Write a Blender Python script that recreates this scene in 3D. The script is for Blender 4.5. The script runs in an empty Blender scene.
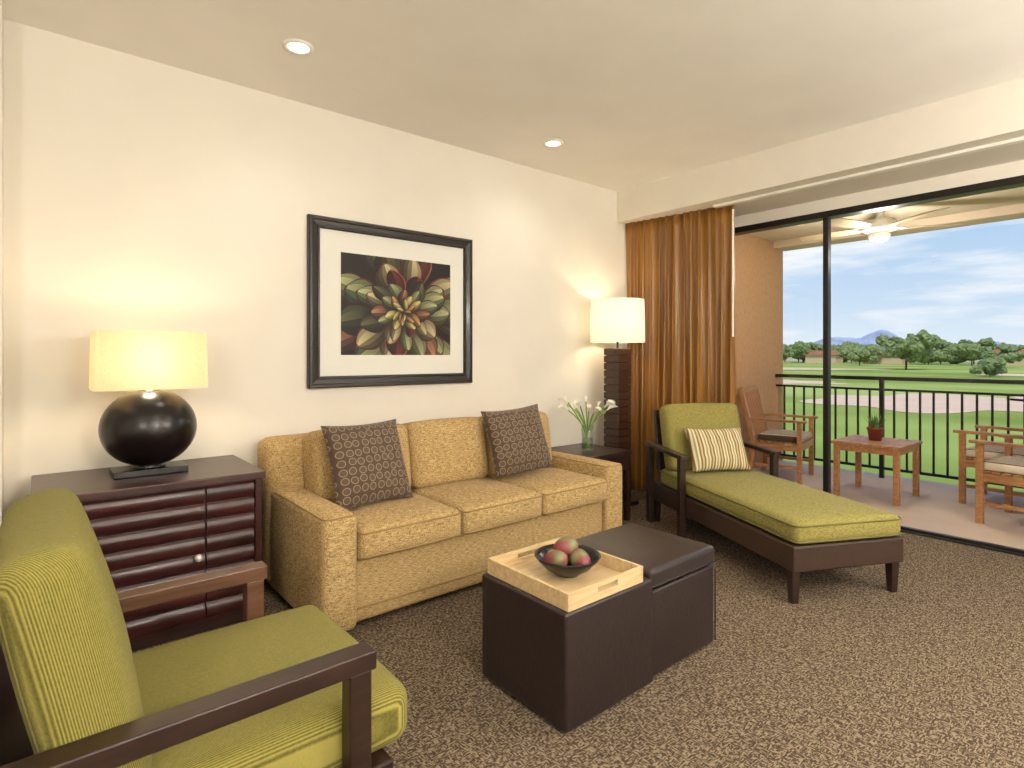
import bpy, bmesh, math, random
from mathutils import Vector, Matrix, noise
random.seed(4)
S=bpy.context.scene
S.view_settings.view_transform='Standard'
S.view_settings.look='None'
COL=bpy.context.collection

# ------------------------------------------------------------ materials
def lin(c):
    def f(v):
        v/=255.0
        return v/12.92 if v<=0.04045 else ((v+0.055)/1.055)**2.4
    return (f(c[0]),f(c[1]),f(c[2]),1)
def newmat(name):
    m=bpy.data.materials.new(name); m.use_nodes=True
    nt=m.node_tree; b=nt.nodes['Principled BSDF']
    return m,nt,b
def N(nt,t,**kw):
    n=nt.nodes.new(t)
    for k,v in kw.items():
        if k in n.inputs.keys(): n.inputs[k].default_value=v
        else: setattr(n,k,v)
    return n
def L(nt,a,b): nt.links.new(a,b)
def coords(nt,scale=(1,1,1),rot=(0,0,0),kind='Object'):
    tc=N(nt,'ShaderNodeTexCoord'); mp=N(nt,'ShaderNodeMapping')
    mp.inputs['Scale'].default_value=scale; mp.inputs['Rotation'].default_value=rot
    L(nt,tc.outputs[kind],mp.inputs['Vector']); return mp.outputs['Vector']
def ramp(nt,fac,stops,interp='LINEAR'):
    r=N(nt,'ShaderNodeValToRGB'); r.color_ramp.interpolation=interp
    e=r.color_ramp.elements
    e[0].position=stops[0][0]; e[0].color=stops[0][1]
    e[1].position=stops[-1][0]; e[1].color=stops[-1][1]
    for p,c in stops[1:-1]:
        x=e.new(p); x.color=c
    L(nt,fac,r.inputs['Fac']); return r.outputs['Color']
def bump(nt,b,h,strength=.3,dist=.01):
    bp=N(nt,'ShaderNodeBump'); bp.inputs['Strength'].default_value=strength; bp.inputs['Distance'].default_value=dist
    L(nt,h,bp.inputs['Height']); L(nt,bp.outputs['Normal'],b.inputs['Normal'])
def plain(name,c,rough=.5,metal=0,spec=.5,var=.04,nscale=6,bmp=0):
    m,nt,b=newmat(name)
    v=coords(nt); n=N(nt,'ShaderNodeTexNoise'); n.inputs['Scale'].default_value=nscale; n.inputs['Detail'].default_value=4
    L(nt,v,n.inputs['Vector'])
    c1=lin(c); lo=tuple(x*(1-var*2) for x in c1[:3])+(1,); hi=tuple(min(1,x*(1+var*2)) for x in c1[:3])+(1,)
    L(nt,ramp(nt,n.outputs['Fac'],[(.3,lo),(.7,hi)]),b.inputs['Base Color'])
    b.inputs['Roughness'].default_value=rough; b.inputs['Metallic'].default_value=metal
    b.inputs['Specular IOR Level'].default_value=spec
    if bmp: bump(nt,b,n.outputs['Fac'],bmp,.01)
    return m
def fabric(name,c_lo,c_hi,f=1.0,rough=.95,st=.3):
    m,nt,b=newmat(name)
    v1=coords(nt,(60*f,420*f,480*f)); v2=coords(nt,(480*f,75*f,260*f))
    n1=N(nt,'ShaderNodeTexNoise'); n1.inputs['Scale'].default_value=1; L(nt,v1,n1.inputs['Vector'])
    n2=N(nt,'ShaderNodeTexNoise'); n2.inputs['Scale'].default_value=1; L(nt,v2,n2.inputs['Vector'])
    a=N(nt,'ShaderNodeMath',operation='ADD'); L(nt,n1.outputs['Fac'],a.inputs[0]); L(nt,n2.outputs['Fac'],a.inputs[1])
    d=N(nt,'ShaderNodeMath',operation='MULTIPLY'); d.inputs[1].default_value=.5; L(nt,a.outputs[0],d.inputs[0])
    L(nt,ramp(nt,d.outputs[0],[(.37,lin(c_lo)),(.61,lin(c_hi))]),b.inputs['Base Color'])
    b.inputs['Roughness'].default_value=rough; b.inputs['Specular IOR Level'].default_value=.15
    b.inputs['Sheen Weight'].default_value=.05
    bump(nt,b,d.outputs[0],st,.003)
    return m
def ribbed(name,c_lo,c_hi,diag=False,scale=75):
    m,nt,b=newmat(name)
    v=coords(nt,rot=(0,0,math.radians(45) if diag else 0))
    w=N(nt,'ShaderNodeTexWave',bands_direction='Y'); w.inputs['Scale'].default_value=scale/6.2832*2; w.inputs['Distortion'].default_value=.6
    w.inputs['Detail'].default_value=2; w.inputs['Detail Scale'].default_value=8
    L(nt,v,w.inputs['Vector'])
    n=N(nt,'ShaderNodeTexNoise'); n.inputs['Scale'].default_value=140; L(nt,v,n.inputs['Vector'])
    a=N(nt,'ShaderNodeMix'); a.data_type='FLOAT'; a.inputs[0].default_value=.4
    L(nt,w.outputs['Fac'],a.inputs[2]); L(nt,n.outputs['Fac'],a.inputs[3])
    L(nt,ramp(nt,a.outputs[0],[(.15,lin(c_lo)),(.75,lin(c_hi))]),b.inputs['Base Color'])
    b.inputs['Roughness'].default_value=.95; b.inputs['Specular IOR Level'].default_value=.15; b.inputs['Sheen Weight'].default_value=.05
    bump(nt,b,a.outputs[0],.5,.005)
    return m
def wood(name,c_lo,c_hi,scale=(3,30,30),rough=.35,coat=0):
    m,nt,b=newmat(name)
    v=coords(nt,scale)
    n=N(nt,'ShaderNodeTexNoise'); n.inputs['Scale'].default_value=1.2; n.inputs['Detail'].default_value=6; n.inputs['Distortion'].default_value=.6
    L(nt,v,n.inputs['Vector'])
    L(nt,ramp(nt,n.outputs['Fac'],[(.3,lin(c_lo)),(.7,lin(c_hi))]),b.inputs['Base Color'])
    b.inputs['Roughness'].default_value=rough; b.inputs['Coat Weight'].default_value=coat; b.inputs['Coat Roughness'].default_value=.15
    bump(nt,b,n.outputs['Fac'],.08,.003)
    return m
def emis(name,c,st):
    m,nt,b=newmat(name)
    b.inputs['Base Color'].default_value=lin(c); b.inputs['Emission Color'].default_value=lin(c); b.inputs['Emission Strength'].default_value=st
    return m

M={}
M['wall']=plain('cream_wall_paint',(232,226,214),.9,var=.01,nscale=3,spec=.2)
M['ceil']=plain('ceiling_paint',(240,236,229),.92,var=.01,nscale=3,spec=.2)
M['soffit']=plain('soffit_paint',(226,220,208),.9,var=.01,spec=.2)
M['sofa']=fabric('gold_tweed',(120,94,54),(208,178,126),.62)
M['sofapipe']=plain('gold_piping',(152,124,78),.9)
M['green']=ribbed('green_ribbed_fabric',(94,88,38),(152,142,74),False,240)
M['greenx']=ribbed('green_ribbed_fabric_x',(98,92,40),(148,138,72),True,300)
M['greenchaise']=fabric('green_weave',(108,101,50),(160,150,86),.9)
M['greenpipe']=plain('green_piping',(108,102,52),.9)
M['dkwood']=wood('dark_walnut',(32,19,16),(54,33,27),(4,30,30),.38,.12)
M['mahog']=wood('mahogany',(38,15,15),(70,28,26),(3,40,40),.32,.15)
M['mahogtop']=wood('mahogany_top',(50,30,28),(76,47,42),(3,40,40),.35,.15)
M['armwood_lit']=wood('lit_arm_wood',(70,44,28),(102,68,46),(4,40,40),.42,.08)  # paler copy of the chair's dark wood; light on far arm put into colour
M['lampwood']=wood('dark_stacked_wood',(46,27,19),(78,48,33),(4,40,40),.42,.08)
M['leather']=plain('brown_leather',(40,30,29),.42,var=.06,nscale=60,bmp=.15)
M['leathertop']=plain('brown_leather_top',(46,38,37),.36,var=.05,nscale=60,bmp=.1)
M['traywood']=wood('maple_tray',(196,164,116),(222,196,152),(4,40,40),.4,.2)
M['blackcer']=plain('black_ceramic',(18,12,11),.28,var=.1)
M['metalblk']=plain('black_metal',(24,22,21),.4)
M['bronze']=plain('bronze_frame',(38,34,32),.4,metal=.4)
M['chrome']=plain('knob_nickel',(235,232,224),.3,metal=.3)
M['white']=plain('white_plastic',(240,236,226),.4)
M['teak']=wood('teak',(146,98,58),(184,134,88),(6,40,40),.5,.1)
M['stucco']=plain('balcony_stucco',(180,140,104),.95,var=.04,nscale=20,bmp=.2,spec=.1)
M['balcfloor']=plain('balcony_concrete',(196,176,156),.7,var=.04,nscale=3)
M['balcceil']=plain('balcony_ceiling',(214,196,170),.9,var=.02)
M['base']=plain('baseboard_paint',(228,218,198),.5,var=.01)
M['pot']=plain('terracotta_pot',(112,42,34),.5)
M['leaf']=plain('green_leaf',(84,120,60),.5,var=.15,nscale=30)
M['stem']=plain('flower_stem',(120,160,70),.5)
M['lily']=plain('lily_white',(246,244,226),.5)
M['mat']=plain('picture_matboard',(232,230,221),.8,var=.005)
M['frame']=wood('black_picture_frame',(22,18,16),(40,33,29),(4,60,60),.4,.12)
M['trunk']=plain('tree_bark',(86,66,48),.9)
M['tree']=plain('tree_foliage',(116,132,88),.95,var=.28,nscale=1.2,spec=.1)
M['sand']=plain('bunker_sand',(216,186,160),.95,var=.03,nscale=.3)
M['house']=plain('desert_house',(206,180,150),.9)
M['roof']=plain('clay_roof',(150,100,74),.9)
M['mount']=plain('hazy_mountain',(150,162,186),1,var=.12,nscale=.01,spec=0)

# carpet
m,nt,b=newmat('patterned_carpet')
def strip_noise(sc):
    v=coords(nt,sc); n=N(nt,'ShaderNodeTexNoise'); n.inputs['Scale'].default_value=1; n.inputs['Detail'].default_value=1.0; n.inputs['Distortion'].default_value=.2
    L(nt,v,n.inputs['Vector']); return n.outputs['Fac']
a1=strip_noise((48,175,1)); a2=strip_noise((175,48,1)); mk_=strip_noise((42,42,1))
g=N(nt,'ShaderNodeMath',operation='GREATER_THAN'); g.inputs[1].default_value=.5; L(nt,mk_,g.inputs[0])
mx=N(nt,'ShaderNodeMix'); mx.data_type='FLOAT'; L(nt,g.outputs[0],mx.inputs[0]); L(nt,a1,mx.inputs[2]); L(nt,a2,mx.inputs[3])
L(nt,ramp(nt,mx.outputs[0],[(.36,lin((70,58,49))),(.49,lin((84,71,59))),(.55,lin((130,115,94))),(.7,lin((144,129,108)))]),b.inputs['Base Color'])
b.inputs['Roughness'].default_value=1; b.inputs['Specular IOR Level'].default_value=.05
bump(nt,b,mx.outputs[0],.4,.005); M['carpet']=m

# pillow rings
m,nt,b=newmat('brown_ring_pillow')
v=coords(nt,(1,1,0)); vo=N(nt,'ShaderNodeTexVoronoi'); vo.voronoi_dimensions='2D'; vo.inputs['Scale'].default_value=21; vo.inputs['Randomness'].default_value=.18
L(nt,v,vo.inputs['Vector'])
L(nt,ramp(nt,vo.outputs['Distance'],[(.0,lin((90,72,58))),(.31,lin((90,72,58))),(.34,lin((142,124,98))),(.39,lin((142,124,98))),(.42,lin((78,61,49))),(1,lin((78,61,49)))]),b.inputs['Base Color'])
b.inputs['Roughness'].default_value=.85; b.inputs['Sheen Weight'].default_value=.1; M['ring']=m
def stripes(name,cols,scale,axis='X'):
    m,nt,b=newmat(name)
    v=coords(nt); s=N(nt,'ShaderNodeSeparateXYZ'); L(nt,v,s.inputs[0])
    mu=N(nt,'ShaderNodeMath',operation='MULTIPLY'); mu.inputs[1].default_value=scale; L(nt,s.outputs[axis],mu.inputs[0])
    fr=N(nt,'ShaderNodeMath',operation='FRACT'); L(nt,mu.outputs[0],fr.inputs[0])
    n=len(cols); L(nt,ramp(nt,fr.outputs[0],[(i/n,lin(c)) for i,c in enumerate(cols)],'CONSTANT'),b.inputs['Base Color'])
    b.inputs['Roughness'].default_value=.9; b.inputs['Specular IOR Level'].default_value=.15
    M[name]=m; return m
stripes('striped_pillow_fabric',[(212,200,168),(158,142,98),(212,200,168),(124,116,72),(196,178,132),(130,102,72)],14)
stripes('striped_outdoor_fabric',[(216,204,180),(124,94,74),(216,204,180),(94,74,60)],16)

# woven wicker
m,nt,b=newmat('dark_woven_rattan')
v=coords(nt); ck=N(nt,'ShaderNodeTexChecker'); ck.inputs['Scale'].default_value=110; L(nt,v,ck.inputs['Vector'])
ck.inputs['Color1'].default_value=lin((72,52,42)); ck.inputs['Color2'].default_value=lin((40,27,21))
L(nt,ck.outputs['Color'],b.inputs['Base Color']); b.inputs['Roughness'].default_value=.45
bump(nt,b,ck.outputs['Fac'],.4,.004); M['rattan']=m

# curtain
m,nt,b=newmat('bronze_satin_curtain')
v=coords(nt,(14,14,.6)); n=N(nt,'ShaderNodeTexNoise'); n.inputs['Scale'].default_value=1; n.inputs['Detail'].default_value=3; L(nt,v,n.inputs['Vector'])
L(nt,ramp(nt,n.outputs['Fac'],[(.3,lin((122,78,20))),(.7,lin((174,122,46)))]),b.inputs['Base Color'])
b.inputs['Roughness'].default_value=.38; b.inputs['Specular IOR Level'].default_value=.6; b.inputs['Sheen Weight'].default_value=.1; M['curtain']=m

# glass
def glassmat(name,f,tint=(1,1,1,1)):
    m,nt,b=newmat(name); nt.nodes.remove(b); out=nt.nodes['Material Output']
    t=N(nt,'ShaderNodeBsdfTransparent'); t.inputs['Color'].default_value=tint
    gl=N(nt,'ShaderNodeBsdfGlossy'); gl.inputs['Roughness'].default_value=.02
    mx=N(nt,'ShaderNodeMixShader'); mx.inputs[0].default_value=f
    L(nt,t.outputs[0],mx.inputs[1]); L(nt,gl.outputs[0],mx.inputs[2]); L(nt,mx.outputs[0],out.inputs['Surface']); return m
M['glass']=glassmat('window_glass',.015); M['vase']=glassmat('vase_glass',.16,(.92,.96,.95,1))

# lampshade: linen, lit from within
def shade(name,c,est,tw=.4):
    m,nt,b=newmat(name); out=nt.nodes['Material Output']
    v=coords(nt,(200,200,200)); n=N(nt,'ShaderNodeTexNoise'); n.inputs['Scale'].default_value=1; L(nt,v,n.inputs['Vector'])
    col=ramp(nt,n.outputs['Fac'],[(.3,tuple(x*.85 for x in lin(c)[:3])+(1,)),(.7,lin(c))])
    L(nt,col,b.inputs['Base Color']); L(nt,col,b.inputs['Emission Color']); b.inputs['Emission Strength'].default_value=est
    b.inputs['Roughness'].default_value=.9
    tr=N(nt,'ShaderNodeBsdfTranslucent'); L(nt,col,tr.inputs['Color'])
    mx=N(nt,'ShaderNodeMixShader'); mx.inputs[0].default_value=tw; L(nt,b.outputs[0],mx.inputs[1]); L(nt,tr.outputs[0],mx.inputs[2]); L(nt,mx.outputs[0],out.inputs['Surface'])
    return m
M['shade']=shade('linen_shade',(226,210,172),.2,.3); M['shade2']=shade('white_shade',(240,232,212),.35,.25)

# grass
m,nt,b=newmat('golf_course_grass')
v=coords(nt,(.05,.02,1)); n=N(nt,'ShaderNodeTexNoise'); n.inputs['Scale'].default_value=1; n.inputs['Detail'].default_value=5; L(nt,v,n.inputs['Vector'])
L(nt,ramp(nt,n.outputs['Fac'],[(.35,lin((122,140,66))),(.5,lin((146,164,84))),(.65,lin((166,180,104)))]),b.inputs['Base Color'])
b.inputs['Roughness'].default_value=1; b.inputs['Specular IOR Level'].default_value=.05; M['grass']=m
# desert
m,nt,b=newmat('desert_scrub')
v=coords(nt,(.03,.03,1)); n=N(nt,'ShaderNodeTexNoise'); n.inputs['Scale'].default_value=1; n.inputs['Detail'].default_value=6; L(nt,v,n.inputs['Vector'])
L(nt,ramp(nt,n.outputs['Fac'],[(.42,lin((110,128,84))),(.56,lin((190,172,142)))]),b.inputs['Base Color']); b.inputs['Roughness'].default_value=1; M['desert']=m

# vertex colour art
m,nt,b=newmat('succulent_print')
at=N(nt,'ShaderNodeAttribute'); at.attribute_name='Col'; L(nt,at.outputs['Color'],b.inputs['Base Color']); b.inputs['Roughness'].default_value=.6; M['print']=m

# ------------------------------------------------------------ geometry helpers
def group(name,loc=(0,0,0),rz=0):
    e=bpy.data.objects.new(name,None); e.location=loc; e.rotation_euler=(0,0,rz); e.empty_display_size=.1
    COL.objects.link(e); return e
def mk(name,verts,faces,mat,parent=None,loc=(0,0,0),rot=(0,0,0),smooth=False):
    me=bpy.data.meshes.new(name); me.from_pydata([tuple(v) for v in verts],[],faces); me.update()
    bm=bmesh.new(); bm.from_mesh(me); bmesh.ops.remove_doubles(bm,verts=bm.verts,dist=1e-6); bmesh.ops.recalc_face_normals(bm,faces=bm.faces); bm.to_mesh(me); bm.free()
    if smooth:
        for p in me.polygons: p.use_smooth=True
    if mat: me.materials.append(mat)
    o=bpy.data.objects.new(name,me); o.location=loc; o.rotation_euler=rot; COL.objects.link(o)
    if parent: o.parent=parent
    return o
def rbox(name,parent,lo,hi,r,mat,puff=(0,0,0),n=6,k=3,rot=(0,0,0),fn=None):
    h=[(hi[i]-lo[i])/2 for i in range(3)]; c=[(hi[i]+lo[i])/2 for i in range(3)]
    r=min(r,min(h)*.98)
    def axis(i):
        a=[-h[i]+r*(j/k) for j in range(k)]
        mid=[-(h[i]-r)+2*(h[i]-r)*j/n for j in range(n+1)]
        return a+mid+[-x for x in reversed(a)]
    A=[axis(i) for i in range(3)]
    verts=[];faces=[];idx={}
    def vid(p):
        q=tuple(round(x,6) for x in p)
        if q not in idx:
            idx[q]=len(verts)
            inn=[max(-(h[i]-r),min(h[i]-r,p[i])) for i in range(3)]
            d=Vector([p[i]-inn[i] for i in range(3)])
            if d.length>1e-9: d=d.normalized()*r
            w=Vector(inn)+d
            t=[w[i]/h[i] for i in range(3)]
            w2=w.copy()
            for i in range(3):
                j,l=(i+1)%3,(i+2)%3
                w2[i]=w[i]+(1 if t[i]>0 else -1)*abs(t[i])*puff[i]*(1-t[j]**2)*(1-t[l]**2)
            if fn: w2=fn(w2,t)
            verts.append(w2)
        return idx[q]
    for i in range(3):
        j,l=(i+1)%3,(i+2)%3
        for s in (-1,1):
            for a in range(len(A[j])-1):
                for b_ in range(len(A[l])-1):
                    q=[]
                    for (da,db) in ((0,0),(1,0),(1,1),(0,1)):
                        p=[0,0,0]; p[i]=s*h[i]; p[j]=A[j][a+da]; p[l]=A[l][b_+db]; q.append(vid(p))
                    if s<0: q.reverse()
                    if len(set(q))==4: faces.append(q)
    return mk(name,verts,faces,mat,parent,c,rot,True)
def box(name,parent,lo,hi,mat,bev=.004,rot=(0,0,0)):
    h=[(hi[i]-lo[i])/2 for i in range(3)]; c=[(hi[i]+lo[i])/2 for i in range(3)]
    bm=bmesh.new(); bmesh.ops.create_cube(bm,size=1)
    for v in bm.verts: v.co=Vector((v.co.x*2*h[0],v.co.y*2*h[1],v.co.z*2*h[2]))
    if bev>0:
        bmesh.ops.bevel(bm,geom=bm.edges[:],offset=min(bev,min(h)*.8),segments=2,affect='EDGES',profile=.5)
    me=bpy.data.meshes.new(name); bm.to_mesh(me); bm.free(); me.materials.append(mat)
    o=bpy.data.objects.new(name,me); o.location=c; o.rotation_euler=rot; COL.objects.link(o)
    if parent: o.parent=parent
    return o
def beam(name,parent,p0,p1,w,t,mat,bev=.004):
    p0=Vector(p0);p1=Vector(p1);d=p1-p0;Ln=d.length
    o=box(name,parent,(-Ln/2,-w/2,-t/2),(Ln/2,w/2,t/2),mat,bev)
    x=d.normalized(); up=Vector((0,0,1)) if abs(x.z)<.95 else Vector((1,0,0))
    y=up.cross(x).normalized(); z=x.cross(y)
    R=Matrix((x,y,z)).transposed(); o.rotation_euler=R.to_euler(); o.location=(p0+p1)/2; return o
def lathe(name,parent,prof,loc,mat,seg=40,rot=(0,0,0),sx=1,sy=1,smooth=True):
    verts=[];faces=[]
    for (r,z) in prof:
        for i in range(seg):
            a=2*math.pi*i/seg; verts.append((r*math.cos(a)*sx,r*math.sin(a)*sy,z))
    for j in range(len(prof)-1):
        for i in range(seg):
            a=j*seg+i;b_=j*seg+(i+1)%seg; faces.append((a,b_,b_+seg,a+seg))
    me=mk(name,verts,[f for f in faces],mat,parent,loc,rot,smooth); return me
def tube(name,parent,pts,r,mat,cyc=False,kind='POLY'):
    cu=bpy.data.curves.new(name,'CURVE'); cu.dimensions='3D'; cu.bevel_depth=r; cu.bevel_resolution=3; cu.use_fill_caps=True
    sp=cu.splines.new(kind); sp.points.add(len(pts)-1)
    for i,p in enumerate(pts):
        sp.points[i].co=(p[0],p[1],p[2],1)
    if kind=='NURBS': sp.use_endpoint_u=True; sp.order_u=3
    sp.use_cyclic_u=cyc; cu.materials.append(mat)
    o=bpy.data.objects.new(name,cu); COL.objects.link(o)
    if parent: o.parent=parent
    dg=bpy.context.evaluated_depsgraph_get(); me=bpy.data.meshes.new_from_object(o.evaluated_get(dg))
    o2=bpy.data.objects.new(name,me); COL.objects.link(o2); o2.parent=parent
    bpy.data.objects.remove(o); o2.name=name
    for p in me.polygons: p.use_smooth=True
    return o2
def piping(name,parent,lo,hi,r,mat,z,rad=.005):
    pts=[]
    cx=[(hi[0]-r,hi[1]-r,0),(lo[0]+r,hi[1]-r,90),(lo[0]+r,lo[1]+r,180),(hi[0]-r,lo[1]+r,270)]
    for x,y,a0 in cx:
        for i in range(6):
            a=math.radians(a0+90*i/5); pts.append((x+r*math.cos(a),y+r*math.sin(a),z))
    return tube(name,parent,pts,rad,mat,True)
def pillow(name,w,h,t,mat,loc,rot,parent=None):
    n=22; verts=[];faces=[]
    for s in (1,-1):
        for i in range(n+1):
            for j in range(n+1):
                x=-1+2*i/n;y=-1+2*j/n
                pin=1-.07*(1-x*x)*abs(y)**2; pin2=1-.07*(1-y*y)*abs(x)**2
                zt=t/2*((1-x**4)*(1-y**4))**.5*(.72+.28*(1-x*x)*(1-y*y))
                wr=.006*noise.noise(Vector((x*3,y*3,s*2+w)))*(1-x*x)*(1-y*y)*3
                verts.append((x*w/2*pin2,y*h/2*pin,s*(zt)+wr))
    m_=(n+1)**2
    for s in range(2):
        for i in range(n):
            for j in range(n):
                a=s*m_+i*(n+1)+j; q=(a,a+1,a+n+2,a+n+1); faces.append(q if s else q[::-1])
    return mk(name,verts,faces,mat,parent,loc,rot,True)

# ------------------------------------------------------------ camera
cam=bpy.data.cameras.new('camera'); cam.sensor_width=36; cam.lens=36*570/1024; cam.shift_y=-29/1024; cam.clip_start=.05; cam.clip_end=12000
co=bpy.data.objects.new('camera',cam); co.location=(0,0,1.3); co.rotation_euler=(math.radians(90),0,math.radians(-39.8)); COL.objects.link(co); S.camera=co

# ------------------------------------------------------------ room shell
WX=4.93; WY=3.52; CH=2.85
box('floor',None,(-3.6,-2.4,-.1),(WX-.04,WY,0),M['carpet'],0)
box('ceiling',None,(-3.6,-2.4,CH),(WX+.1,WY+.1,CH+.15),M['ceil'],0)
box('ceiling_soffit',None,(4.23,-2.3,2.56),(WX,WY,CH),M['soffit'],0)
box('wall_back',None,(-3.6,WY,0),(WX+.1,WY+.12,CH),M['wall'],0)
box('wall_left',None,(-3.7,-2.4,0),(-3.6,WY+.1,CH),M['wall'],0)
box('wall_front',None,(-3.6,-2.4,0),(WX+.1,-2.3,CH),M['wall'],0)
box('wall_pier',None,(-1.2,3.30,0),(-.118,WY,CH),M['wall'],0)
g=group('wall_window')
box('header',g,(WX-.04,-2.3,2.46),(WX+.1,WY,2.56),M['wall'],0)
box('side_a',g,(WX-.04,3.42,0),(WX+.1,WY,2.46),M['wall'],0)
box('side_b',g,(WX-.04,-2.3,0),(WX+.1,-1.3,2.46),M['wall'],0)
box('baseboard_back',None,(-.11,WY-.015,0),(WX-.04,WY,.1),M['base'],.003)
box('baseboard_left',None,(-3.6,-2.3,0),(-3.585,WY,.1),M['base'],.003)
# sliding glass door
w=group('window_1')
F=M['bronze']
box('head_rail',w,(WX-.05,-1.3,2.41),(WX+.07,3.42,2.46),F,.003)
box('sill_track',w,(WX-.05,-1.3,-.01),(WX+.09,3.42,.012),F,.003)
box('jamb_left',w,(WX-.05,3.36,.01),(WX+.07,3.42,2.42),F,.003)
box('jamb_right',w,(WX-.05,-1.3,.01),(WX+.07,-1.24,2.42),F,.003)
for i,y in enumerate((1.92,.34)):
    box('mullion_%d'%i,w,(WX-.03,y-.02,.01),(WX+.03,y+.02,2.42),F,.003)
ys=[3.36,1.945,1.895,.365,.315,-1.24]
for i in range(3):
    a,b_=ys[2*i+1],ys[2*i]
    box('pane_%d'%i,w,(WX+.0,a,.02),(WX+.006,b_,2.42),M['glass'],0)
    box('bottom_rail_%d'%i,w,(WX-.02,a,.01),(WX+.02,b_,.03),F,.003)

# curtain
cg=group('curtain')
def drape(name,y0,y1,x,z0,z1,folds,amp,mat):
    nu=folds*12; nv=24; verts=[];faces=[]
    for j in range(nv+1):
        t=j/nv; z=z1+(z0-z1)*t
        for i in range(nu+1):
            s=i/nu; ph=(s+.03*noise.noise(Vector((s*6,t*.5,11))))*folds*2*math.pi
            a=amp*(.5+.5*t)*(1+.6*noise.noise(Vector((s*8,t*.8,1))))
            xx=x+.13*s+a*math.sin(ph+.8*noise.noise(Vector((s*5,t*1.5,3))))+.015*noise.noise(Vector((s*7,t*2,7)))+.012*noise.noise(Vector((s*30,t*1.5,4)))
            yy=y0+(y1-y0)*s+.5*amp*math.cos(ph*1.0)+.03*t*noise.noise(Vector((s*8,t,9)))
            verts.append((xx,min(yy,3.50),z))
    for j in range(nv):
        for i in range(nu):
            a=j*(nu+1)+i; faces.append((a,a+1,a+nu+2,a+nu+1))
    o=mk(name,verts,faces,mat,cg,smooth=True)
    md=o.modifiers.new('thick','SOLIDIFY'); md.thickness=.003
    return o
drape('drape',3.49,2.44,4.33,.02,2.559,14,.042,M['curtain'])
tube('draw_wand',cg,[(4.40,2.44,2.5),(4.40,2.44,1.45)],.008,M['white'])
box('track',cg,(4.36,-1.2,2.54),(4.42,2.6,2.56),M['white'],.003)

# downlights and added fill lamps
def downlight(x,y,p,spot=True):
    g=group('recessed_downlight',(x,y,CH))
    lathe('trim_ring',g,[(.075,0),(.075,-.008),(.055,-.008),(.05,.0)],(0,0,0),M['white'],32)
    lathe('bulb',g,[(.0001,-.003),(.052,-.003)],(0,0,0),EM,32)
    l=bpy.data.lights.new('downlight_lamp','SPOT'); l.energy=p; l.spot_size=math.radians(150); l.spot_blend=1; l.shadow_soft_size=.08; l.color=(1,.94,.85)
    o=bpy.data.objects.new('downlight_lamp',l); o.location=(0,0,-.03); o.parent=g; COL.objects.link(o)
EM=emis('downlight_glow',(255,246,228),6)
for x,y,p in [(1.01,2.89,15),(2.9,3.01,16),(-.9,2.6,8),(1.0,.6,48),(2.9,.6,50),(-1.2,.5,40),(1.0,-1.3,30),(3.2,-1.3,30)]:  # first two in view; the rest added out of view to brighten the room
    downlight(x,y,p)
# unseen globe lamps added behind the viewpoint as fill light
def add_fill_globe(x,y,z,gm):
    g=group('fill_globe_unseen',(x,y,0))
    tube('cord',g,[(0,0,CH),(0,0,z+.12)],.004,M['metalblk'])
    lathe('canopy',g,[(.0001,CH-.03),(.06,CH-.03),(.06,CH)],(0,0,0),M['metalblk'])
    lathe('fill_globe',g,[(.14*max(.001,math.cos(-math.pi/2+math.pi*i/16)),z+.14*math.sin(-math.pi/2+math.pi*i/16)) for i in range(17)],(0,0,0),gm,32)
    lathe('cap',g,[(.0001,z+.16),(.04,z+.15),(.045,z+.125)],(0,0,0),M['metalblk'],24)
GM=emis('fill_globe_glow',(255,250,240),130); GM2=emis('fill_globe_glow_bright',(255,250,240),185)
add_fill_globe(-1.4,-1.0,1.95,GM); add_fill_globe(1.0,-1.5,1.95,GM2); add_fill_globe(3.3,-1.1,1.95,GM2)

# ------------------------------------------------------------ sofa
s=group('sofa',(0,0,0)); SM=M['sofa']
x0,x1=.98,3.07
rbox('base',s,(x0+.05,2.54,.03),(x1-.05,3.40,.335),.02,SM)
def lean(w_,t):
    w_.y+=.05*max(0,t[2])*.8; return w_
rbox('back_panel',s,(x0-.02,3.20,.03),(x1+.02,3.44,.83),.07,SM,(0,0,.01),fn=lean)
for i,(a,b_) in enumerate(((x0,x0+.17),(x1-.17,x1))):
    rbox('arm_%d'%i,s,(a,2.49,.02),(b_,3.34,.565),.035,SM,(.012,.0,.006))
    piping('arm_piping_%d'%i,s,(a+.008,2.498),(b_-.008,3.2),.03,M['sofapipe'],.556,.004)
wd=(x1-x0-.34)/3
for i in range(3):
    a=x0+.17+i*wd
    rbox('seat_cushion_%d'%i,s,(a+.003,2.48,.335),(a+wd-.003,3.12,.485),.035,SM,(.004,.012,.02),n=10)
    piping('seat_pipe_top_%d'%i,s,(a+.006,2.478),(a+wd-.006,3.1),.035,M['sofapipe'],.466,.005)
    piping('seat_pipe_low_%d'%i,s,(a+.006,2.478),(a+wd-.006,3.1),.035,M['sofapipe'],.352,.005)
    o=rbox('back_cushion_%d'%i,s,(a-.0,3.0,.47),(a+wd+.0,3.24,.875),.055,SM,(.004,.03,.012),n=10,rot=(math.radians(-9),0,0))
    o.location.y+=.01
tube('base_welt',s,[(x0+.18,2.537,.10),(x1-.18,2.537,.10)],.005,M['sofapipe'])
for x in (x0+.08,x1-.08):
    for y in (2.56,3.36): box('foot',s,(x-.03,y-.03,0),(x+.03,y+.03,.055),M['dkwood'])
p1=pillow('throw_pillow',.47,.46,.16,M['ring'],(1.385,2.88,.715),(0,0,0))
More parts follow.
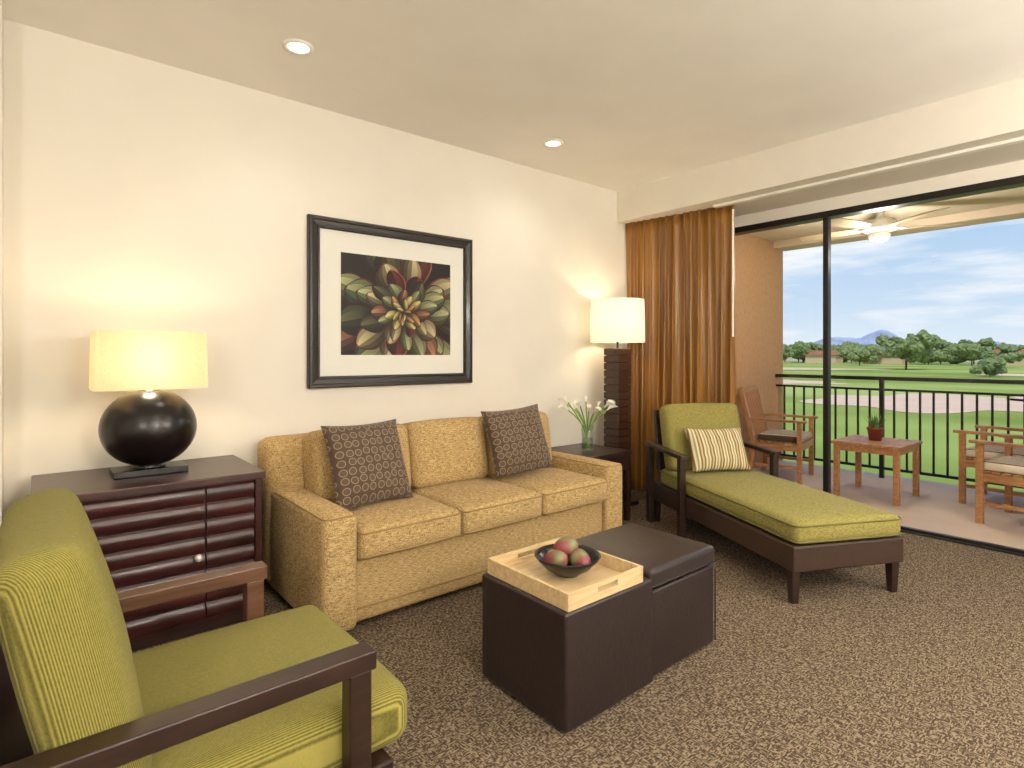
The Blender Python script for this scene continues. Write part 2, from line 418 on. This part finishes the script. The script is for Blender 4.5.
p1.rotation_euler=(Matrix.Rotation(math.radians(6),3,'Z')@Matrix.Rotation(math.radians(68),3,'X')@Matrix.Rotation(math.radians(0),3,'Z')).to_euler()
p2=pillow('throw_pillow',.46,.45,.16,M['ring'],(2.46,2.89,.735),(0,0,0))
p2.rotation_euler=(Matrix.Rotation(math.radians(-8),3,'Z')@Matrix.Rotation(math.radians(70),3,'X')@Matrix.Rotation(math.radians(4),3,'Z')).to_euler()

# ------------------------------------------------------------ framed picture
fr=group('framed_picture',(1.9,WY,1.63))
W,H=1.24,1.075
prof=[(0,0),(0,-.03),(.008,-.04),(.022,-.04),(.028,-.034),(.055,-.028),(.06,-.034),(.068,-.034),(.074,-.026),(.074,0)]
verts=[];faces=[]
for ci,(sx,sz) in enumerate(((-1,-1),(1,-1),(1,1),(-1,1))):
    for (u,d) in prof: verts.append((sx*(W/2-u),d-.001,sz*(H/2-u)))
n_=len(prof)
for ci in range(4):
    for k in range(n_-1):
        a=ci*n_+k; b_=((ci+1)%4)*n_+k; faces.append((a,b_,b_+1,a+1))
mk('moulding',verts,faces,M['frame'],fr)
mk('matboard',[(-W/2+.07,-.014,-H/2+.07),(W/2-.07,-.014,-H/2+.07),(W/2-.07,-.014,H/2-.07),(-W/2+.07,-.014,H/2-.07)],[(0,1,2,3)],M['mat'],fr)
aw,ah=.418,.33
# print: succulent rosette close-up
bm=bmesh.new(); cl=bm.loops.layers.color.new('Col')
def quad(ps,cs):
    vs=[bm.verts.new(p) for p in ps]
    f=bm.faces.new(vs)
    for l,c in zip(f.loops,cs): l[cl]=c
def mixc(a,b,t): return tuple(a[i]*(1-t)+b[i]*t for i in range(3))+(1,)
dark=lin((34,16,20))
quad([(-aw-.005,-.0150,-ah-.005),(aw+.005,-.0150,-ah-.005),(aw+.005,-.0150,ah+.005),(-aw-.005,-.0150,ah+.005)],[lin((96,40,40)),dark,dark,lin((84,66,54))])
cx,cz=.03,-.04
depth=-.0153
# (base, body, edge, highlight)
pal_out=[((80,78,66),(136,144,118),(158,66,66),(216,214,188)),((110,84,76),(166,158,132),(170,80,78),(234,228,204)),((50,54,46),(96,104,80),(120,38,44),(172,168,140)),((70,24,28),(112,46,48),(196,150,126),(176,110,98)),((92,50,46),(146,112,94),(116,30,36),(220,190,164)),((60,74,60),(126,140,112),(150,64,66),(212,212,182)),((70,82,66),(150,158,128),(132,52,54),(226,224,196))]
pal_in=[((128,124,80),(196,196,150),(160,84,74),(246,240,202)),((112,104,68),(186,178,132),(136,50,48),(240,232,196)),((120,70,58),(176,144,110),(118,34,40),(236,218,176))]
def petal(ang,r0,r1,wid,pal,jit):
    global depth
    depth-=.00006
    ca,sa=math.cos(ang),math.sin(ang)
    ns=16; rows=[]
    side=1 if math.sin(ang-.8)>0 else -1
    for i in range(ns+1):
        t=i/ns
        hw=wid*(.32+.68*math.sin(math.pi/2*min(1,t/.62)))
        if t>.62: hw*=max(0,1-((t-.62)/.38)**1.7)**.85
        rr=r0+(r1-r0)*t; bend=jit*t*t*.05
        row=[]
        for sgn in (-1,-.88,-.55,-.12,.0,.4,.75,.9,1):
            lx=rr; ly=sgn*hw*side+bend
            row.append((cx+lx*ca-ly*sa,depth,cz+(lx*sa+ly*ca)*.9))
        rows.append(row)
    c0,c1,c2,c3=[lin(c) for c in pal]
    for i in range(ns):
        t=(i+.5)/ns
        mid=mixc(c0,c1,min(1,t*1.3)); root=max(0,1-t*2.4)
        cc=[mixc(mid,c2,.95),mixc(mid,c3,.35),mixc(mid,c3,.85*t+.05),mixc(mid,c3,.95*t),mixc(mid,c3,.1),mixc(mid,dark,.3),mixc(mid,dark,.6),mixc(c2,dark,.3)]
        if t>.92: cc=[mixc(c,c2,.85) for c in cc]
        for k in range(8):
            c_=mixc(cc[k],dark,root*.85); quad([rows[i][k],rows[i+1][k],rows[i+1][k+1],rows[i][k+1]],[c_]*4)
layers=[(9,.22,.62,.13,pal_out),(9,.18,.52,.12,pal_out),(8,.14,.43,.105,pal_out),(8,.10,.35,.088,pal_out),(8,.07,.275,.068,pal_out),(7,.05,.21,.052,pal_out),(7,.03,.155,.04,pal_in),(6,.01,.10,.029,pal_in),(4,0,.055,.019,pal_in)]
for li,(c,r0,r1,wd_,pal) in enumerate(layers):
    for i in range(c):
        petal(2*math.pi*(i+.5*(li%2))/c+random.uniform(-.18,.18)+li*.25,r0,r1*random.uniform(.86,1.12),wd_*random.uniform(.75,1.05),random.choice(pal),random.uniform(-1,1))
for pc,pn in (((aw,0,0),(1,0,0)),((-aw,0,0),(-1,0,0)),((0,0,ah),(0,0,1)),((0,0,-ah),(0,0,-1))):
    bmesh.ops.bisect_plane(bm,geom=bm.verts[:]+bm.edges[:]+bm.faces[:],plane_co=pc,plane_no=pn,clear_outer=True)
me=bpy.data.meshes.new('succulent_photo_print'); bm.to_mesh(me); bm.free(); me.materials.append(M['print'])
o=bpy.data.objects.new('succulent_photo_print',me); o.parent=fr; o.location=(.012,0,0); COL.objects.link(o)

# ------------------------------------------------------------ cabinet
cb=group('sideboard_cabinet')
cx0,cx1,cy0,cy1,ct=.0,.845,2.93,3.50,.735
box('top',cb,(cx0-.02,cy0-.03,ct-.035),(cx1+.012,cy1,ct),M['mahogtop'],.005)
box('carcass',cb,(cx0,cy0+.02,.06),(cx1,cy1,ct-.035),M['mahog'],.003)
box('plinth',cb,(cx0+.03,cy0+.05,0),(cx1-.03,cy1-.02,.06),M['dkwood'],.003)
box('stile_left',cb,(cx0,cy0-.005,.06),(cx0+.035,cy0+.03,ct-.035),M['mahog'],.003)
box('stile_right',cb,(cx1-.03,cy0-.005,.06),(cx1,cy0+.03,ct-.035),M['mahog'],.003)
mid=cx0+.60
rows=8; z0,z1=.075,ct-.045
for pi,(a,b_) in enumerate(((cx0+.04,mid-.004),(mid+.004,cx1-.034))):
    dz=(z1-z0)/rows
    for r_ in range(rows):
        za=z0+r_*dz
        nseg=8; verts=[];faces=[]
        for k in range(nseg+1):
            t=k/nseg; yy=cy0+.012-.012*math.sin(math.pi*t)**.7; zz=za+.003+(dz-.006)*t
            verts+= [(a,yy,zz),(b_,yy,zz)]
        for k in range(nseg): faces.append((2*k,2*k+1,2*k+3,2*k+2))
        base=len(verts); verts+=[(a,cy0+.03,za+.003),(b_,cy0+.03,za+.003),(a,cy0+.03,za+dz-.003),(b_,cy0+.03,za+dz-.003)]
        e=2*nseg
        faces+=[(0,1,base+1,base),(e,e+1,base+3,base+2)]
        faces.append(tuple([2*k for k in range(nseg+1)]+[base+2,base])); faces.append(tuple([2*k+1 for k in range(nseg+1)]+[base+3,base+1]))
        mk('slat_%d_%d'%(pi,r_),verts,faces,M['mahog'],cb)
lathe('knob',cb,[(.0001,.034),(.014,.032),(.018,.02),(.009,.008),(.007,0)],(mid-.035,cy0-.002,.375),M['chrome'],20,rot=(math.radians(90),0,0))

# table lamp
tl=group('table_lamp',(.415,3.22,ct))
box('plinth',tl,(-.15,-.09,0),(.15,.09,.03),M['blackcer'],.004)
pr=[(.06,.03),(.07,.035)]
for i in range(1,24):
    a=-math.pi/2+math.pi*i/24; pr.append((.20*math.cos(a)**.95,.218+.182*math.sin(a)))
pr=[p for p in pr if p[1]<.38 or p[0]>.04]+[(.035,.40),(.03,.415),(.0001,.415)]
pr=sorted(pr,key=lambda p:p[1])
lathe('globe_base',tl,pr,(0,0,0),M['blackcer'],56)
tube('stem',tl,[(0,0,.40),(0,0,.60)],.01,M['bronze'])
def boxshade(name,par,hw0,hd0,hw1,hd1,za,zb,mat):
    verts=[];faces=[]
    def ring(hw,hd,z,rc=.02):
        out=[]
        for (sx,sy,a0) in ((1,1,0),(-1,1,90),(-1,-1,180),(1,-1,270)):
            for i in range(5):
                a=math.radians(a0+90*i/4); out.append((sx*(hw-rc)+rc*math.cos(a),sy*(hd-rc)+rc*math.sin(a),z))
        return out
    A=ring(hw0,hd0,za);B=ring(hw1,hd1,zb);n=len(A); verts=A+B
    for i in range(n): faces.append((i,(i+1)%n,n+(i+1)%n,n+i))
    o=mk(name,verts,faces,mat,par); return o
boxshade('linen_shade',tl,.228,.145,.222,.14,.405,.675,M['shade'])
def bulb(par,loc,p,name='bulb_light',c=(1,.80,.52),r=.04):
    l=bpy.data.lights.new(name,'POINT'); l.energy=p; l.shadow_soft_size=r; l.color=c
    o=bpy.data.objects.new(name,l); o.location=loc; o.parent=par; COL.objects.link(o)
bulb(tl,(0,0,.54),8)

# ------------------------------------------------------------ end table + lilies
et=group('end_table')
a0,a1,b0,b1,tz=3.12,3.60,2.84,3.36,.55
box('top',et,(a0,b0,tz-.03),(a1,b1,tz),M['dkwood'],.004)
for x in (a0+.01,a1-.05):
    for y in (b0+.01,b1-.05): box('leg',et,(x,y,0),(x+.04,y+.04,tz-.03),M['dkwood'],.003)
box('drawer',et,(a0+.02,b0+.015,tz-.15),(a1-.02,b1-.02,tz-.03),M['dkwood'],.003)
box('shelf',et,(a0+.02,b0+.02,.13),(a1-.02,b1-.02,.155),M['dkwood'],.003)
fv=group('calla_lily_vase',(3.31,3.05,tz))
lathe('glass_vase',fv,[(.0001,.004),(.042,.004),(.045,.0),(.047,.02),(.045,.1),(.05,.2),(.047,.2),(.042,.1),(.043,.02),(.0001,.015)],(0,0,0),M['vase'],32)
lathe('water',fv,[(.0001,.018),(.041,.018),(.040,.1),(.0001,.1)],(0,0,0),M['vase'],24)
for i in range(12):
    a=2*math.pi*i/12+.3; R=random.uniform(.09,.19); hh=random.uniform(.29,.38)
    dx,dy=math.cos(a),math.sin(a)
    tube('stem_%d'%i,fv,[(-dx*.02,-dy*.02,.02),(dx*.012,dy*.012,.14),(dx*R*.45,dy*R*.45,.26),(dx*R,dy*R,hh)],.005,M['stem'],kind='NURBS')
    verts=[];faces=[];sg=14
    for j in range(7):
        t=j/6; r_=.004+.018*t**1.6
        for k in range(sg):
            b_=2*math.pi*k/sg; tip=(.035*t*t*max(0,math.cos(b_))**2)
            verts.append((r_*math.cos(b_)+tip*.8,r_*math.sin(b_),.07*t+tip*.3-.02*t*t*max(0,-math.cos(b_))))
    for j in range(6):
        for k in range(sg): faces.append((j*sg+k,j*sg+(k+1)%sg,(j+1)*sg+(k+1)%sg,(j+1)*sg+k))
    mk('lily_%d'%i,verts,faces,M['lily'],fv,(dx*R,dy*R,hh-.005),(0,math.radians(42),a),True)

# ------------------------------------------------------------ floor lamp
fl=group('floor_lamp',(3.9,3.24,0))
box('foot',fl,(-.13,-.13,0),(.13,.13,.03),M['dkwood'])
nz=21
for i in range(nz):
    z=.03+i*(1.33/nz); box('block_%d'%i,fl,(-.085,-.085,z+.003),(.085,.085,z+1.33/nz-.003),M['lampwood'],.006)
box('core',fl,(-.07,-.07,.03),(.07,.07,1.36),M['dkwood'],.002)
tube('stem',fl,[(0,0,1.36),(0,0,1.6)],.01,M['bronze'])
lathe('drum_shade',fl,[(.236,1.41),(.23,1.78)],(0,0,0),M['shade2'],56)
bulb(fl,(0,0,1.6),8)

# ------------------------------------------------------------ chaise longue
CA=(3.0,1.33,0)
ch=group('chaise_longue',CA,math.radians(-26.7))
Wc,Lc=.70,1.60
box('frame',ch,(0,.0,.17),(Wc,Lc,.31),M['rattan'],.012)
for x in (.01,Wc-.06):
    for y in (.02,Lc-.07):
        lathe('leg',ch,[(.0001,0),(.024,0),(.034,.17),(.0001,.17)],(x+.025,y+.025,0),M['dkwood'],4,rot=(0,0,math.radians(45)),smooth=False)
rbox('seat_cushion',ch,(.01,-.01,.31),(Wc-.01,Lc-.12,.435),.045,M['greenchaise'],(.006,.006,.022),n=12)
piping('seat_piping',ch,(.009,-.011),(Wc-.009,Lc-.12),.045,M['greenpipe'],.412,.005)
piping('seat_piping_low',ch,(.009,-.011),(Wc-.009,Lc-.12),.045,M['greenpipe'],.33,.005)
o=rbox('back_cushion',ch,(.02,Lc-.27,.42),(Wc-.05,Lc-.12,.92),.05,M['greenchaise'],(.005,.025,.01),n=10,rot=(math.radians(-13),0,0))
for x in (.05,Wc-.09):
    beam('back_post',ch,(x+.02,Lc-.06,.3),(x+.02,Lc+.03,.86),.04,.04,M['dkwood'])
beam('back_slat',ch,(.05,Lc-.01,.55),(Wc-.05,Lc-.01,.55),.02,.3,M['rattan'])
for sx,x in enumerate((-.045,Wc)):
    box('arm_post_front_%d'%sx,ch,(x,1.06,0),(x+.045,1.105,.575),M['dkwood'])
    box('arm_post_back_%d'%sx,ch,(x,1.53,0),(x+.045,1.58,.6),M['dkwood'])
    beam('arm_rail_%d'%sx,ch,(x+.022,1.04,.585),(x+.022,1.60,.61),.06,.03,M['dkwood'])
pl=pillow('lumbar_pillow',.48,.33,.13,M['striped_pillow_fabric'],(0,0,0),(0,0,0))
R=Matrix.Rotation(math.radians(-26.7),3,'Z')
v_=R@Vector((.33,1.19,.61)); pl.location=Vector(CA)+v_
pl.rotation_euler=(Matrix.Rotation(math.radians(-26),3,'Z')@Matrix.Rotation(math.radians(66),3,'X')@Matrix.Rotation(math.radians(-1),3,'Z')).to_euler()

# ------------------------------------------------------------ ottomans, tray, bowl
def ottoman(x,y,lid):
    g=group('storage_ottoman',(x,y,0))
    if lid:
        rbox('body',g,(-.232,-.235,.012),(.232,.235,.36),.012,M['leather'],n=2)
        rbox('lid',g,(-.237,-.24,.364),(.237,.24,.445),.02,M['leathertop'],(0,0,.006),n=6)
        piping('lid_welt',g,(-.236,-.239),(.236,.239),.02,M['leather'],.378,.004)
    else:
        rbox('body',g,(-.245,-.24,.012),(.24,.24,.42),.012,M['leather'],n=2)
    for sx in (-1,1):
        for sy in (-1,1):
            tube('seam',g,[(sx*.2355,sy*.2365,.02),(sx*.2355,sy*.2365,.34 if lid else .41)],.003,M['leather'])
            lathe('glide',g,[(.0001,0),(.02,0),(.02,.014),(.0001,.014)],(sx*.2,sy*.2,0),M['metalblk'],12)
    return g
ottoman(1.62,1.605,False); ottoman(2.105,1.62,True)
tr=group('serving_tray',(1.60,1.60,.42))
tw,td=.20,.222
box('tray_floor',tr,(-tw,-td,0),(tw,td,.01),M['traywood'],.002)
for s_ in (-1,1):
    box('long_side',tr,(s_*tw-.006,-td-.006,0),(s_*tw+.006,td+.006,.062),M['traywood'],.002)
for s_ in (-1,1):
    y=s_*td
    box('end_low',tr,(-tw,y-.006,0),(tw,y+.006,.026),M['traywood'],.002)
    box('end_l',tr,(-tw,y-.006,.026),(-.055,y+.006,.062),M['traywood'],.001)
    box('end_r',tr,(.055,y-.006,.026),(tw,y+.006,.062),M['traywood'],.001)
    box('end_t',tr,(-.055,y-.006,.048),(.055,y+.006,.062),M['traywood'],.001)
bw=group('fruit_bowl',(1.62,1.60,.4305))
lathe('bowl',bw,[(.0001,.0),(.045,.0),(.05,.006),(.09,.03),(.12,.06),(.132,.078),(.129,.079),(.115,.06),(.085,.034),(.045,.012),(.0001,.01)],(0,0,0),M['blackcer'],48)
m,nt,b=newmat('mango_skin')
v=coords(nt,(9,9,9)); n=N(nt,'ShaderNodeTexNoise'); n.inputs['Scale'].default_value=1; L(nt,v,n.inputs['Vector'])
L(nt,ramp(nt,n.outputs['Fac'],[(.38,lin((112,122,76))),(.5,lin((132,74,66))),(.65,lin((132,54,62)))]),b.inputs['Base Color']); b.inputs['Roughness'].default_value=.35
for i,(x,y,z,rz) in enumerate(((-.045,.02,.062,.4),(.045,.045,.066,1.8),(.02,-.05,.064,2.9),(.0,.01,.105,1.1))):
    pr=[]
    for k in range(15):
        a=-math.pi/2+math.pi*k/14; pr.append((max(.0001,.039*math.cos(a)*(1+.12*math.sin(a))),.052*math.sin(a)))
    lathe('mango_%d'%i,bw,pr,(x,y,z),m,24,rot=(math.radians(80),.2,rz))

# ------------------------------------------------------------ armchair
ac=group('armchair')
AW=M['armwood_lit']; DW=M['dkwood']
yn,yf=1.26,2.05
rbox('seat_cushion',ac,(.10,yn+.055,.285),(.76,yf-.055,.44),.05,M['green'],(.012,.004,.022),n=12)
box('seat_frame',ac,(-.08,yn+.03,.19),(.69,yf-.03,.285),DW,.006)
for k,y in enumerate((yn,yf-.05)):
    xe=.615 if k==0 else .585
    box('front_post_%d'%k,ac,(xe-.055,y,0),(xe,y+.05,.55),DW if k==0 else AW,.004)
    beam('arm_rail_%d'%k,ac,(-.17,y+.025,.572),(xe+.01,y+.025,.572),.062,.045,DW if k==0 else AW,.004)
    beam('back_post_%d'%k,ac,(-.06,y+.025,.0),(-.19,y+.025,.60),.045,.05,DW,.004)
rbox('back_cushion',ac,(-.02,yn+.06,.40),(.135,yf-.06,.945),.055,M['greenx'],(.022,.004,.010),n=12,rot=(0,math.radians(-12),0))
beam('back_panel',ac,(.0,(yn+yf)/2,.22),(-.17,(yn+yf)/2,.86),yf-yn-.08,.03,DW)

# ------------------------------------------------------------ balcony
box('balcony_floor',None,(WX+.1,-2.4,-.25),(7.15,3.3,-.015),M['balcfloor'],0)
box('balcony_ceiling',None,(WX+.1,-2.4,2.68),(7.2,3.6,2.9),M['balcceil'],0)
box('balcony_beam',None,(6.9,-2.4,2.60),(7.2,3.3,2.68),M['balcceil'],0)
box('wall_balcony_side',None,(WX+.1,3.30,-.25),(7.15,3.6,2.68),M['stucco'],0)
box('wall_balcony_end',None,(WX+.1,-2.6,-.25),(7.15,-2.4,2.68),M['stucco'],0)
box('wall_building_below',None,(WX-.3,-6,-3.2),(7.0,6,-.25),M['stucco'],0)
rg=group('balcony_railing')
RX=6.95
for z,t in ((1.05,.02),(.93,.012),(.09,.014)):
    box('rail_%d'%int(z*100),rg,(RX-t,-2.38,z-t),(RX+t,3.29,z+t),M['metalblk'],.002)
y=-2.33;i=0
vb=[];fb=[]
while y<3.27:
    thick=.02 if i%13==0 else .009
    zb=-.015 if i%13==0 else .09
    zt=1.05 if i%13==0 else .94
    k=len(vb)
    for zz in (zb,zt):
        vb+=[(RX-thick,y-thick,zz),(RX+thick,y-thick,zz),(RX+thick,y+thick,zz),(RX-thick,y+thick,zz)]
    fb+=[(k,k+1,k+5,k+4),(k+1,k+2,k+6,k+5),(k+2,k+3,k+7,k+6),(k+3,k,k+4,k+7)]
    y+=.115;i+=1
mk('balusters',vb,fb,M['metalblk'],rg)

# ceiling fan
cf=group('ceiling_fan',(6.0,1.88,0),.35)
lathe('canopy',cf,[(.0001,2.68),(.08,2.68),(.08,2.64),(.03,2.62),(.03,2.56),(.13,2.545),(.15,2.51),(.14,2.46),(.09,2.43),(.0001,2.425)],(0,0,0),M['white'],40)
FG=emis('fan_light_glass',(250,240,220),.3)
lathe('light_bowl',cf,[(.07,2.43),(.09,2.41),(.075,2.37),(.03,2.35),(.0001,2.345)],(0,0,0),FG,32)
l=bpy.data.lights.new('balcony_fill','POINT'); l.energy=38; l.shadow_soft_size=.09; l.color=(1,.95,.87)  # fill light added under the fan to brighten the balcony
o=bpy.data.objects.new('balcony_fill',l); o.location=(0,0,2.24); o.parent=cf; COL.objects.link(o)
FB=plain('fan_blade_cream',(190,168,132),.5)
for i in range(5):
    a=2*math.pi*i/5
    verts=[];faces=[]
    for j in range(9):
        t=j/8; r_=.17+.53*t; hw=.045+.03*min(1,t*2.5)
        if j==8: hw*=.75
        for (yy,zz) in ((-hw,2.475-.012),(hw,2.475+.012),(hw,2.483+.012),(-hw,2.483-.012)):
            verts.append((r_*math.cos(a)-yy*math.sin(a),r_*math.sin(a)+yy*math.cos(a),zz))
    for j in range(8):
        for k in range(4): faces.append((j*4+k,j*4+(k+1)%4,(j+1)*4+(k+1)%4,(j+1)*4+k))
    faces+=[(0,1,2,3),(32,33,34,35)]
    mk('blade_%d'%i,verts,faces,FB,cf)
    beam('blade_iron_%d'%i,cf,(.11*math.cos(a),.11*math.sin(a),2.47),(.22*math.cos(a),.22*math.sin(a),2.472),.03,.01,M['white'])

# patio chairs: local front = -Y
def patio_chair(x,y,rz):
    g=group('patio_armchair',(x,y,-.015),rz); T=M['teak']
    w=.29
    for sx in (-1,1):
        box('front_leg',g,(sx*w-.022,-.27,0),(sx*w+.022,-.225,.62),T)
        beam('back_leg',g,(sx*w,.24,0),(sx*w,.20,.42),.045,.045,T)
        beam('back_stile',g,(sx*w,.20,.40),(sx*w,.33,.95),.045,.045,T)
        beam('arm',g,(sx*w,-.31,.635),(sx*w,.27,.635),.065,.025,T)
        beam('stretcher',g,(sx*w,-.25,.16),(sx*w,.23,.16),.03,.03,T)
        beam('side_rail',g,(sx*w,-.25,.36),(sx*w,.21,.36),.03,.06,T)
    box('front_rail',g,(-w,-.265,.33),(w,-.235,.40),T)
    box('back_rail',g,(-w,.19,.33),(w,.22,.40),T)
    for i in range(7): box('seat_slat_%d'%i,g,(-w,-.24+i*.065,.395),(w,-.19+i*.065,.41),T,.002)
    beam('top_rail',g,(-w,.325,.93),(w,.325,.93),.03,.07,T)
    for i in range(9):
        xx=-w+.06+i*(2*w-.12)/8; beam('back_slat_%d'%i,g,(xx,.212,.44),(xx,.318,.91),.03,.015,T,.002)
    rbox('seat_cushion',g,(-w+.03,-.26,.41),(w-.03,.17,.48),.025,M['striped_outdoor_fabric'],(0,0,.01))
    return g
patio_chair(6.18,2.88,math.radians(12))
patio_chair(5.93,.80,math.radians(172))
patio_chair(6.58,1.06,math.radians(176))
pt=group('patio_side_table',(0,0,-.015)); T=M['teak']
ta,tb,tc,td_=5.72,6.34,1.63,2.20
for i in range(7):
    y0_=tc+i*(td_-tc)/7; box('top_slat_%d'%i,pt,(ta,y0_+.002,.49),(tb,y0_+(td_-tc)/7-.002,.515),T,.003)
box('apron_a',pt,(ta+.04,tc+.03,.43),(tb-.04,tc+.05,.49),T); box('apron_b',pt,(ta+.04,td_-.05,.43),(tb-.04,td_-.03,.49),T)
box('apron_c',pt,(ta+.03,tc+.04,.43),(ta+.05,td_-.04,.49),T); box('apron_d',pt,(tb-.05,tc+.04,.43),(tb-.03,td_-.04,.49),T)
for x in (ta+.02,tb-.065):
    for y in (tc+.02,td_-.065): box('leg',pt,(x,y,0),(x+.045,y+.045,.49),T)
pp=group('potted_succulent',(6.05,1.93,.50))
lathe('pot',pp,[(.0001,0),(.05,0),(.065,.10),(.07,.10),(.07,.12),(.06,.12),(.055,.10),(.0001,.098)],(0,0,0),M['pot'],28)
for i in range(16):
    a=i*2.4; tilt=.15+.5*(i/16); ln=.15
    verts=[];faces=[]
    for j in range(5):
        t=j/4; hw=.014*(1-t)**.7+.001; rr=.01+ln*t*math.sin(tilt); zz=.09+ln*t*math.cos(tilt)
        for (s_,dz) in ((-1,0),(0,.004),(1,0)):
            verts.append((rr*math.cos(a)-s_*hw*math.sin(a),rr*math.sin(a)+s_*hw*math.cos(a),zz+dz))
    for j in range(4):
        for k in range(2): faces.append((j*3+k,j*3+k+1,j*3+k+4,j*3+k+3))
    mk('leaf_%d'%i,verts,faces,M['leaf'],pp)

# ------------------------------------------------------------ landscape
GZ=-3.2
mk('ground_lawn',[(-40,-400,GZ),(400,-400,GZ),(400,500,GZ),(-40,500,GZ)],[(0,1,2,3)],M['grass'])
mk('ground_desert',[(-3000,-6000,GZ-.3),(7000,-6000,GZ-.3),(7000,6000,GZ-.3),(-3000,6000,GZ-.3)],[(0,1,2,3)],M['desert'])
def blob(name,x,y,rx,ry,rz,mat,z):
    pts=[]
    for i in range(48):
        a=2*math.pi*i/48; r_=1+.28*noise.noise(Vector((math.cos(a)*1.6,math.sin(a)*1.6,x*.37)))*2
        px_,py_=rx*r_*math.cos(a),ry*r_*math.sin(a); pts.append((x+px_*math.cos(rz)-py_*math.sin(rz),y+px_*math.sin(rz)+py_*math.cos(rz),z))
    mk(name,pts,[tuple(range(48))],mat)
blob('sand_bunker',66,16,11,9,.2,M['sand'],GZ+.03)
blob('sand_bunker',96,46,8,10,.3,M['sand'],GZ+.03)
blob('sand_bunker',78,6,9,7,.0,M['sand'],GZ+.03)
blob('sand_bunker',190,90,14,26,.3,M['sand'],GZ+.03)
blob('sand_bunker',170,20,12,14,.1,M['sand'],GZ+.03)
def tree(x,y,h,w,name='mesquite_tree',seed=0):
    rnd=random.Random(seed)
    g=group(name,(x,y,GZ))
    beam('trunk',g,(0,0,0),(rnd.uniform(-.3,.3),0,h*.5),h*.04,h*.04,M['trunk'])
    bm=bmesh.new()
    for i in range(26):
        a=rnd.uniform(0,6.28); r_=rnd.uniform(0,.40)*w; zz=rnd.uniform(.32,.86)*h; rr=rnd.uniform(.08,.17)*w
        mt=Matrix.Translation((r_*math.cos(a),r_*math.sin(a),zz))@Matrix.Diagonal((rr,rr,rr*.7,1))
        bmesh.ops.create_icosphere(bm,subdivisions=3,radius=1,matrix=mt)
    for v in bm.verts:
        k=noise.noise(v.co*(6/w)+Vector((seed,0,0)))*.09*w+noise.noise(v.co*(22/w))*.06*w
        v.co+=v.normal*k
    me=bpy.data.meshes.new('crown'); bm.to_mesh(me); bm.free(); me.materials.append(M['tree'])
    o=bpy.data.objects.new('crown',me); o.parent=g; COL.objects.link(o)
k=0
for (x,y,h,w) in [(205,57,11.5,16),(230,147,9,13),(260,27,8,15),(270,92,8,15),(215,2,8,13),(205,117,7,10),(280,131,9,14),(300,60,9,16),(310,33,9,17),(310,6,9,17),(240,-3,8,14),(220,160,9,14),(150,27,3.5,8),(320,107,9,16),(275,46,8,14),(320,80,8,16),(64,1.2,3.0,4)]:
    tree(x,y,h,w,seed=k); k+=1
for i in range(34):
    yy=-25+i*6.6+random.uniform(-2,2); tree(350+random.uniform(-12,30),yy,random.uniform(8,13),random.uniform(14,22),'desert_shrub_tree',k); k+=1
for (x,y) in [(330,100),(325,51),(335,18),(340,134)]:
    hg=group('desert_house',(x,y,GZ)); box('walls',hg,(-5,-8,0),(5,8,4.6),M['house'],0)
    mk('roof',[(-6,-9,4.6),(6,-9,4.6),(6,9,4.6),(-6,9,4.6),(0,-6,7),(0,6,7)],[(0,1,4),(1,2,5,4),(2,3,5),(3,0,4,5)],M['roof'],hg)
# mountains
verts=[];faces=[];n_=160
for i in range(n_+1):
    az=math.radians(-5+i*50/n_)
    h=50+38*max(0,noise.noise(Vector((i*.09,2,0)))+.25)+16*noise.noise(Vector((i*.35,5,0)))
    h+=85*math.exp(-((math.degrees(az)-17.2)/1.5)**2)+45*math.exp(-((math.degrees(az)-20.5)/2.2)**2)
    for rr,zz in ((3600,0),(3800,h*.55+6*noise.noise(Vector((i*.8,1,1)))),(4000,max(8,h)),(4300,0)):
        verts.append((rr*math.cos(az),rr*math.sin(az),GZ+zz))
for i in range(n_):
    for k in range(3): faces.append((i*4+k,(i+1)*4+k,(i+1)*4+k+1,i*4+k+1))
mk('mountain_range',verts,faces,M['mount'])

# ------------------------------------------------------------ sky + sun
w=bpy.data.worlds.new('sky'); S.world=w; w.use_nodes=True; nt=w.node_tree; bg=nt.nodes['Background']
tc=N(nt,'ShaderNodeTexCoord'); sp=N(nt,'ShaderNodeSeparateXYZ'); L(nt,tc.outputs['Generated'],sp.inputs[0])
sky=ramp(nt,sp.outputs['Z'],[(0,lin((226,238,247))),(.08,lin((198,221,243))),(.25,lin((158,198,237))),(.7,lin((90,140,212)))])
mp=N(nt,'ShaderNodeMapping'); mp.inputs['Scale'].default_value=(3.2,3.2,20); L(nt,tc.outputs['Generated'],mp.inputs['Vector'])
n=N(nt,'ShaderNodeTexNoise'); n.inputs['Scale'].default_value=1.3; n.inputs['Detail'].default_value=7; n.inputs['Roughness'].default_value=.55; L(nt,mp.outputs[0],n.inputs['Vector'])
cf_=ramp(nt,n.outputs['Fac'],[(.48,(0,0,0,1)),(.70,(.9,.9,.9,1))])
mx=N(nt,'ShaderNodeMix'); mx.data_type='RGBA'; L(nt,cf_,mx.inputs[0]); L(nt,sky,mx.inputs[6]); mx.inputs[7].default_value=(.97,.98,1,1)
L(nt,mx.outputs[2],bg.inputs['Color']); bg.inputs['Strength'].default_value=1.05
sl=bpy.data.lights.new('sun','SUN'); sl.energy=3.2; sl.angle=.01; sl.color=(1,.95,.86)
so=bpy.data.objects.new('sun',sl); so.rotation_euler=Vector((-.45,-.35,.82)).to_track_quat('Z','Y').to_euler(); COL.objects.link(so)
